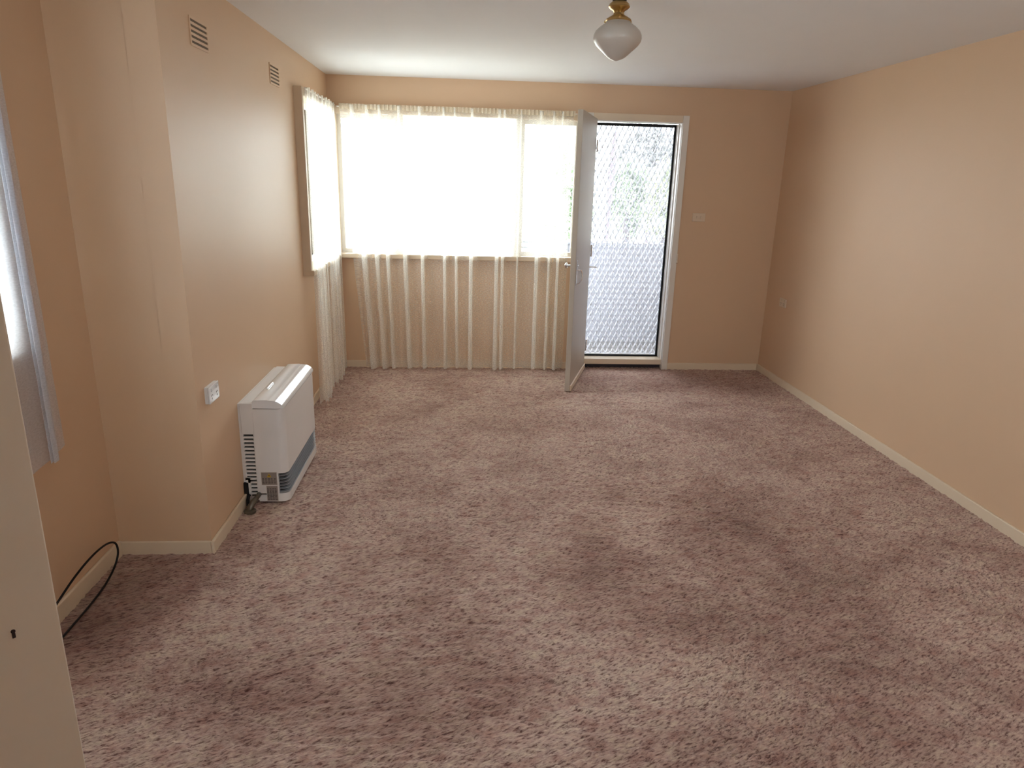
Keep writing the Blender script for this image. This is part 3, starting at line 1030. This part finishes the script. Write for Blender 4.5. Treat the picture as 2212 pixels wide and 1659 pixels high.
# stickers on the near side
bm = BM(); box(bm, -1.030, -0.949, HY0 - 0.0008, HY0 + 0.001, 0.102, 0.175); st = obj('warning_label', bm, LABELW, ht)
bm = BM(); box(bm, -1.0275, -0.9515, HY0 - 0.0012, HY0, 0.1045, 0.1725); obj('label_field', bm, LABEL, st)
bm = BM(); prism_y(bm, [(-1.000, 0.147), (-0.978, 0.147), (-0.989, 0.167)], HY0 - 0.0018, HY0); obj('warning_triangle', bm, YELLOW, st)
bm = BM()
for k in range(5):
    z = 0.140 - k * 0.0065
    for s_ in range(5):
        xa = -1.024 + s_ * 0.0145
        box(bm, xa, xa + random.uniform(0.007, 0.012), HY0 - 0.0016, HY0, z - 0.0012, z + 0.0012)
box(bm, -0.991, -0.987, HY0 - 0.0022, HY0, 0.152, 0.160)
obj('print_lines', bm, PRINT, st)
bm = BM(); box(bm, -1.008, -0.949, HY0 - 0.0008, HY0 + 0.001, 0.014, 0.100); st = obj('rating_label', bm, LABELW, ht)
bm = BM(); box(bm, -1.0055, -0.9515, HY0 - 0.0012, HY0, 0.016, 0.098); obj('label_field', bm, LABEL, st)
bm = BM()
for k in range(9):
    z = 0.084 - k * 0.0075
    for s_ in range(4):
        xa = -1.003 + s_ * 0.0125
        box(bm, xa, xa + random.uniform(0.006, 0.011), HY0 - 0.0016, HY0, z - 0.0015, z + 0.0015)
obj('print_lines', bm, PRINT, st)

# gas bayonet in front of the heater's rear corner
g = thing('gas_connector', 'dark metal gas elbow and hose on the carpet below the heater', 'pipe', (-1.07, 3.27, 0))
bm = BM(); lathe(bm, [(0, -0.006), (0.030, -0.006), (0.030, 0.006), (0.020, 0.012), (0, 0.012)], -1.070, 3.262, 24); obj('floor_flange', bm, PIPE, g, True)
bm = BM(); tube(bm, [(-1.070, 3.262, 0.008), (-1.066, 3.266, 0.026), (-1.056, 3.285, 0.042), (-1.046, 3.32, 0.052), (-1.044, 3.348, 0.054)], [0.015, 0.016, 0.015, 0.012, 0.012], 14); obj('elbow', bm, PIPE, g, True)
bm = BM(); tube(bm, [(-1.09, 3.30, 0.012), (-1.095, 3.32, 0.035), (-1.094, 3.335, 0.050), (-1.09, 3.342, 0.055)], 0.008, 10); obj('hose', bm, RUBBER, g, True)

# ------------------------------------------------------------------ power points and switch
def gpo_left():
    o = thing('power_outlet', 'white double power outlet on a mounting block beside the heater', 'outlet', (XL, 3.02, 0.70))
    y0, y1, z0, z1 = 2.957, 3.078, 0.664, 0.738
    bm = BM(); box(bm, XL - 0.001, XL + 0.014, y0, y1, z0, z1, 0.002); obj('mounting_block', bm, PLASTIC, o)
    bm = BM(); box(bm, XL + 0.014, XL + 0.021, y0 - 0.001, y1 + 0.001, z0 - 0.001, z1 + 0.001, 0.003); obj('face_plate', bm, PLASTIC, o)
    for yc in (2.986, 3.049):
        bm = BM(); obox(bm, (XL + 0.0225, yc, 0.7215), (0.0022, 0, 0.0012), (0, 0.008, 0), (-0.001, 0, 0.006), 0.001); obj('rocker_switch', bm, PLASTIC, o)
        bm = BM()
        obox(bm, (XL + 0.0212, yc - 0.007, 0.697), (0.0005, 0, 0), (0, 0.0022, 0.0032), (0, 0.0009, -0.0007))
        obox(bm, (XL + 0.0212, yc + 0.007, 0.697), (0.0005, 0, 0), (0, -0.0022, 0.0032), (0, 0.0009, 0.0007))
        obox(bm, (XL + 0.0212, yc, 0.683), (0.0005, 0, 0), (0, 0.0009, 0), (0, 0, 0.004))
        obj('socket_slots', bm, BLACK, o)
gpo_left()
def gpo_right():
    o = thing('power_outlet', 'small cream power outlet low on the long plain wall near the corner', 'outlet', (XR, 5.75, 0.685))
    y0, y1, z0, z1 = 5.695, 5.81, 0.648, 0.722
    bm = BM(); box(bm, XR - 0.010, XR + 0.001, y0, y1, z0, z1, 0.003); obj('face_plate', bm, CREAMP, o)
    for yc in (5.724, 5.781):
        bm = BM(); box(bm, XR - 0.013, XR - 0.009, yc - 0.007, yc + 0.007, 0.700, 0.712, 0.001); obj('rocker_switch', bm, CREAMP, o)
        bm = BM()
        obox(bm, (XR - 0.0102, yc - 0.007, 0.680), (0.0005, 0, 0), (0, 0.0022, 0.0032), (0, 0.0009, -0.0007))
        obox(bm, (XR - 0.0102, yc + 0.007, 0.680), (0.0005, 0, 0), (0, -0.0022, 0.0032), (0, 0.0009, 0.0007))
        obox(bm, (XR - 0.0102, yc, 0.667), (0.0005, 0, 0), (0, 0.0009, 0), (0, 0, 0.004))
        obj('socket_slots', bm, BLACK, o)
gpo_right()
sw = thing('light_switch', 'horizontal cream light switch plate beside the front doorway', 'switch', (2.015, YB, 1.36))
bm = BM(); box(bm, 1.959, 2.072, YB - 0.010, YB + 0.001, 1.326, 1.396, 0.003); obj('face_plate', bm, CREAMP, sw)
for xc in (1.998, 2.033):
    bm = BM(); obox(bm, (xc, YB - 0.0112, 1.361), (0.0065, 0, 0), (0, 0.0022, 0.001), (0, -0.001, 0.010), 0.001); obj('rocker', bm, CREAMP, sw)

# ------------------------------------------------------------------ wall vents
VENTSHADE = mat('vent_slot_shade', (0.20, 0.155, 0.115), 0.8, 0.2, noise=0.1, nscale=20)  # dark colour painted as the shade inside the vent slots
def vent(yc, label):
    o = thing('wall_vent', label, 'vent', (XL, yc, 2.18), group='painted plaster vents high on the heater wall')
    y0, y1, z0, z1 = yc - 0.104, yc + 0.104, 2.126, 2.236
    bm = BM(); box(bm, XL - 0.001, XL + 0.0045, y0, y0 + 0.009, z0, z1, 0.001); obj('vent_edge', bm, WALL, o)
    bm = BM(); box(bm, XL - 0.001, XL + 0.0045, y1 - 0.009, y1, z0, z1, 0.001); obj('vent_edge', bm, WALL, o)
    bm = BM(); box(bm, XL - 0.0005, XL + 0.0006, y0 + 0.008, y1 - 0.008, z0 + 0.002, z1 - 0.002); obj('vent_backing', bm, VENTSHADE, o)  # dark sheet stands for the shade inside the vent slots
    n = 6
    for k in range(n):
        z = z0 + 0.004 + k * (z1 - z0 - 0.008) / (n - 1)
        bm = BM()
        box(bm, XL - 0.001, XL + 0.0045, y0 + 0.008, y1 - 0.008, z - 0.0052, z + 0.0052, 0.001)
        obj('slat', bm, WALL, o)
    return o
vent(3.290, 'nearer of two peach slatted wall vents, above the power outlet')
vent(4.490, 'farther peach slatted wall vent, just before the corner window')

# ------------------------------------------------------------------ ceiling light
LX, LY = 0.652, 3.300
lt = thing('ceiling_light', 'small brass ceiling light with a pointed opal glass shade', 'lamp', (LX, LY, H))
bm = BM(); lathe(bm, [(0, 2.401), (0.030, 2.401), (0.030, 2.380), (0.024, 2.376), (0, 2.376)], LX, LY); obj('ceiling_block', bm, BLACK, lt, True)
bm = BM(); lathe(bm, [(0, 2.378), (0.030, 2.378), (0.042, 2.368), (0.046, 2.357), (0.040, 2.350), (0.026, 2.342), (0.0215, 2.334), (0.024, 2.326), (0.038, 2.318), (0.053, 2.309), (0.056, 2.303), (0.054, 2.299), (0.050, 2.303), (0, 2.303)], LX, LY); gal = obj('brass_fitting', bm, BRASS, lt, True)
for k in range(3):
    a = 0.4 + k * 2.094
    bm = BM(); tube(bm, [(LX + 0.050 * math.cos(a), LY + 0.050 * math.sin(a), 2.305), (LX + 0.066 * math.cos(a), LY + 0.066 * math.sin(a), 2.305)], [0.0035, 0.005], 10); obj('thumb_screw', bm, BRASS, gal, True)
bm = BM(); lathe(bm, [(0.045, 2.302), (0.051, 2.300), (0.052, 2.296), (0.060, 2.290), (0.080, 2.277), (0.096, 2.262), (0.1035, 2.245), (0.1045, 2.232), (0.101, 2.219), (0.091, 2.205), (0.077, 2.192), (0.063, 2.180), (0.050, 2.168), (0.038, 2.158), (0.024, 2.150), (0.012, 2.146), (0.006, 2.144), (0, 2.1425)], LX, LY, 56); obj('glass_shade', bm, OPAL, lt, True)

# ------------------------------------------------------------------ antenna cable
cb = BM()
pts = [(-1.47, 1.75, 0.02), (-1.475, 2.05, 0.05), (-1.475, 2.25, 0.095), (-1.472, 2.33, 0.118), (-1.470, 2.43, 0.143), (-1.468, 2.53, 0.157), (-1.466, 2.62, 0.158), (-1.464, 2.69, 0.146), (-1.462, 2.735, 0.118),
       (-1.458, 2.735, 0.075), (-1.455, 2.69, 0.038), (-1.450, 2.60, 0.014), (-1.445, 2.50, 0.008), (-1.442, 2.40, 0.007), (-1.44, 2.28, 0.008), (-1.43, 2.05, 0.008), (-1.38, 1.85, 0.008)]
tube(cb, [tuple(p) for p in catmull(pts, 5)], 0.0042, 10)
o = obj('antenna_cable', cb, RUBBER, None, True)
o['label'] = 'looped black antenna cable lying against the recess baseboard'
o['category'] = 'cable'

# ------------------------------------------------------------------ porch and garden
bm = BM(); box(bm, -1.30, 2.45, YB + WT, 7.72, -0.30, -0.06)
struct('trim_3', bm, CONCRETE, 'pale concrete porch floor outside the front door')
bm = BM(); box(bm, -40, 60, YB + 0.2, 120, -1.6, -1.5)
struct('ground', bm, GROUND, 'pale sunlit ground beyond the porch')
bm = BM(); box(bm, -1.30, 2.55, YB + WT, 7.9, 2.55, 2.65)
struct('roof', bm, SOFFIT, 'porch roof over the front door')
bm = BM(); box(bm, XREC - WT - 1.1, XREC - WT, -1.2, 4.6, 2.32, 2.42)
struct('roof', bm, SOFFIT, 'unseen eave added to dim the near recess window')  # added out of view to cut sky light into the recess window
bm = BM(); box(bm, 2.42, 2.54, YB + WT, 7.72, -0.30, 2.55)
struct('wall_porch_added', bm, BRICK, 'unseen porch end wall added to block sky light')  # added out of view to darken the open leaf and the balustrade
bm = BM()
ya, yb_ = YB + WT, YB + WT + 0.04
box(bm, XL - WT - 0.04, W1[0] - 0.01, ya, yb_, -0.3, 2.55)
box(bm, W1[0] - 0.01, W1[1] + 0.01, ya, yb_, -0.3, W1[2] - 0.04)
box(bm, W1[0] - 0.01, W1[1] + 0.01, ya, yb_, W1[3] + 0.02, 2.55)
box(bm, W1[1] + 0.01, D1[0] - 0.03, ya, yb_, -0.3, 2.55)
box(bm, D1[0] - 0.03, D1[1] + 0.03, ya, yb_, D1[3] + 0.03, 2.55)
box(bm, D1[1] + 0.03, 2.42, ya, yb_, -0.3, 2.55)
struct('wall_exterior_added', bm, BRICK, 'unseen dark brick cladding added to cut light bouncing in the porch')  # dark cladding added out of view to lower bounce onto the balustrade
b = thing('balustrade', 'solid white porch balustrade seen through the security screen', 'balustrade', (1.9, 7.5, 0))
bm = BM(); box(bm, 0.9, 2.41, 7.48, 7.55, -0.07, 0.985, 0.004); obj('panel', bm, BALU, b)
bm = BM(); box(bm, 0.88, 2.415, 7.46, 7.57, 0.985, 1.015, 0.008); obj('coping', bm, BALU, b)
r = thing('porch_railing', 'grey two-bar porch railing outside the back window', 'railing', (-1.0, 7.5, 0))
for z in (0.945, 1.005):
    bm = BM(); box(bm, -1.28, 0.88, 7.49, 7.53, z - 0.011, z + 0.011, 0.003); obj('rail', bm, RAILM, r)
for x in (-1.26, -0.2, 0.84):
    bm = BM(); box(bm, x - 0.018, x + 0.018, 7.495, 7.525, -0.06, 1.0, 0.003); obj('post', bm, BALU, r)
bm = BM(); box(bm, -1.28, 0.88, 7.50, 7.52, -0.06, 0.86, 0.003); obj('infill_panel', bm, BALU, r)

def foliage(n, ctr, rad, size, seed, clumps=26):
    rg = np.random.RandomState(seed)
    cl = rg.normal(size=(clumps, 3))
    cl /= np.linalg.norm(cl, axis=1)[:, None]
    cl *= rg.uniform(0.25, 1.0, (clumps, 1)) ** 0.6
    vs, fs = [], []
    for k in range(n):
        c = cl[rg.randint(clumps)] * np.array(rad) * 0.85 + np.array(ctr) + rg.normal(size=3) * np.array(rad) * 0.16
        d = rg.normal(size=3); d /= np.linalg.norm(d)
        e = np.cross(d, rg.normal(size=3)); e /= np.linalg.norm(e)
        s = size * rg.uniform(0.6, 1.4)
        i = len(vs)
        vs += [tuple(c - d * s), tuple(c - e * s * 0.35), tuple(c + d * s), tuple(c + e * s * 0.35)]
        fs.append((i, i + 1, i + 2, i + 3))
    me = bpy.data.meshes.new('foliage')
    me.from_pydata(vs, [], fs)
    return me

def tree(name, label, base, trunk, r, fol, lm, group=None):
    t = thing(name, label, 'tree' if 'tree' in name else 'shrub', base, group=group)
    bm = BM(); tube(bm, trunk, r, 12); obj('trunk', bm, BARK if 'gum' in name else BARKD, t, True)
    for (n, ctr, rad, size, seed) in fol:
        me = foliage(n, ctr, rad, size, seed)
        me.materials.append(lm)
        o = bpy.data.objects.new('foliage', me)
        COL.objects.link(o)
        o.parent = t
        o.matrix_parent_inverse = t.matrix_basis.inverted()
        o['kind'] = 'stuff'
    return t
G = -1.5
t = tree('gum_tree', 'pale gum tree trunk with dark peeling bark beyond the porch', (2.66, 14.0, G),
     [(2.66, 14, G), (2.66, 14, -0.4), (2.68, 14, 0.6), (2.70, 14, 1.5), (2.74, 14, 2.2), (2.76, 14, 3.0), (2.70, 14, 4.6), (2.5, 14, 6.2)],
     [0.20, 0.165, 0.150, 0.135, 0.12, 0.10, 0.09, 0.05],
     [(1600, (2.5, 14, 7.2), (2.4, 2.2, 1.3), 0.11, 3)], LEAFB)
bm = BM(); tube(bm, [(2.75, 13.90, -0.6), (2.76, 13.90, 0.4), (2.775, 13.91, 1.2), (2.79, 13.92, 1.8), (2.81, 13.94, 2.4), (2.80, 13.96, 3.0)], [0.03, 0.05, 0.06, 0.09, 0.055, 0.02], 10); obj('bark_strip', bm, BARKD, t, True)
tree('shrub', 'leafy green bush beyond the porch, left of the gum trunk', (2.2, 16.0, G), [(2.2, 16, G), (2.25, 16, 0.2), (2.3, 16, 1.2)], [0.06, 0.05, 0.02],
     [(3200, (2.35, 16.0, 0.7), (0.80, 0.8, 1.75), 0.085, 5)], LEAFG)
tree('leafy_tree', 'dense green tree just right of the gum trunk', (5.0, 22.0, G), [(5.0, 22, G), (5.0, 22, 0.2), (5.05, 22, 1.4)], [0.14, 0.11, 0.04],
     [(4200, (4.95, 22.0, 1.25), (0.85, 1.0, 1.15), 0.10, 8)], LEAFG)
tree('leafy_tree', 'bright yellow green tree filling the doorway view beside the jamb', (5.9, 20.0, G), [(5.6, 20, G), (5.6, 20, 0.0), (5.65, 20, 1.2)], [0.12, 0.09, 0.03],
     [(4600, (5.65, 20.0, 1.15), (0.85, 0.9, 1.05), 0.09, 13)], LEAFY)
tree('tall_tree', 'hazy grey green tall tree rising behind the other trees', (9.2, 34.0, G), [(8.9, 34, G), (8.9, 34, 1.5), (8.8, 34, 3.6)], [0.25, 0.2, 0.05],
     [(5200, (8.8, 34.0, 2.3), (2.1, 1.6, 1.9), 0.16, 21)], LEAFB)
tree('tall_tree', 'tall dark unseen tree added to block sky light right of the porch', (7.7, 18.0, G), [(7.7, 18, G), (7.7, 18, 0.2), (7.75, 18, 3.4)], [0.18, 0.14, 0.06],
     [(5200, (7.75, 18.0, 3.2), (1.9, 1.6, 4.4), 0.20, 31)], LEAFD)  # unseen tree added to keep sky light off the open door leaf
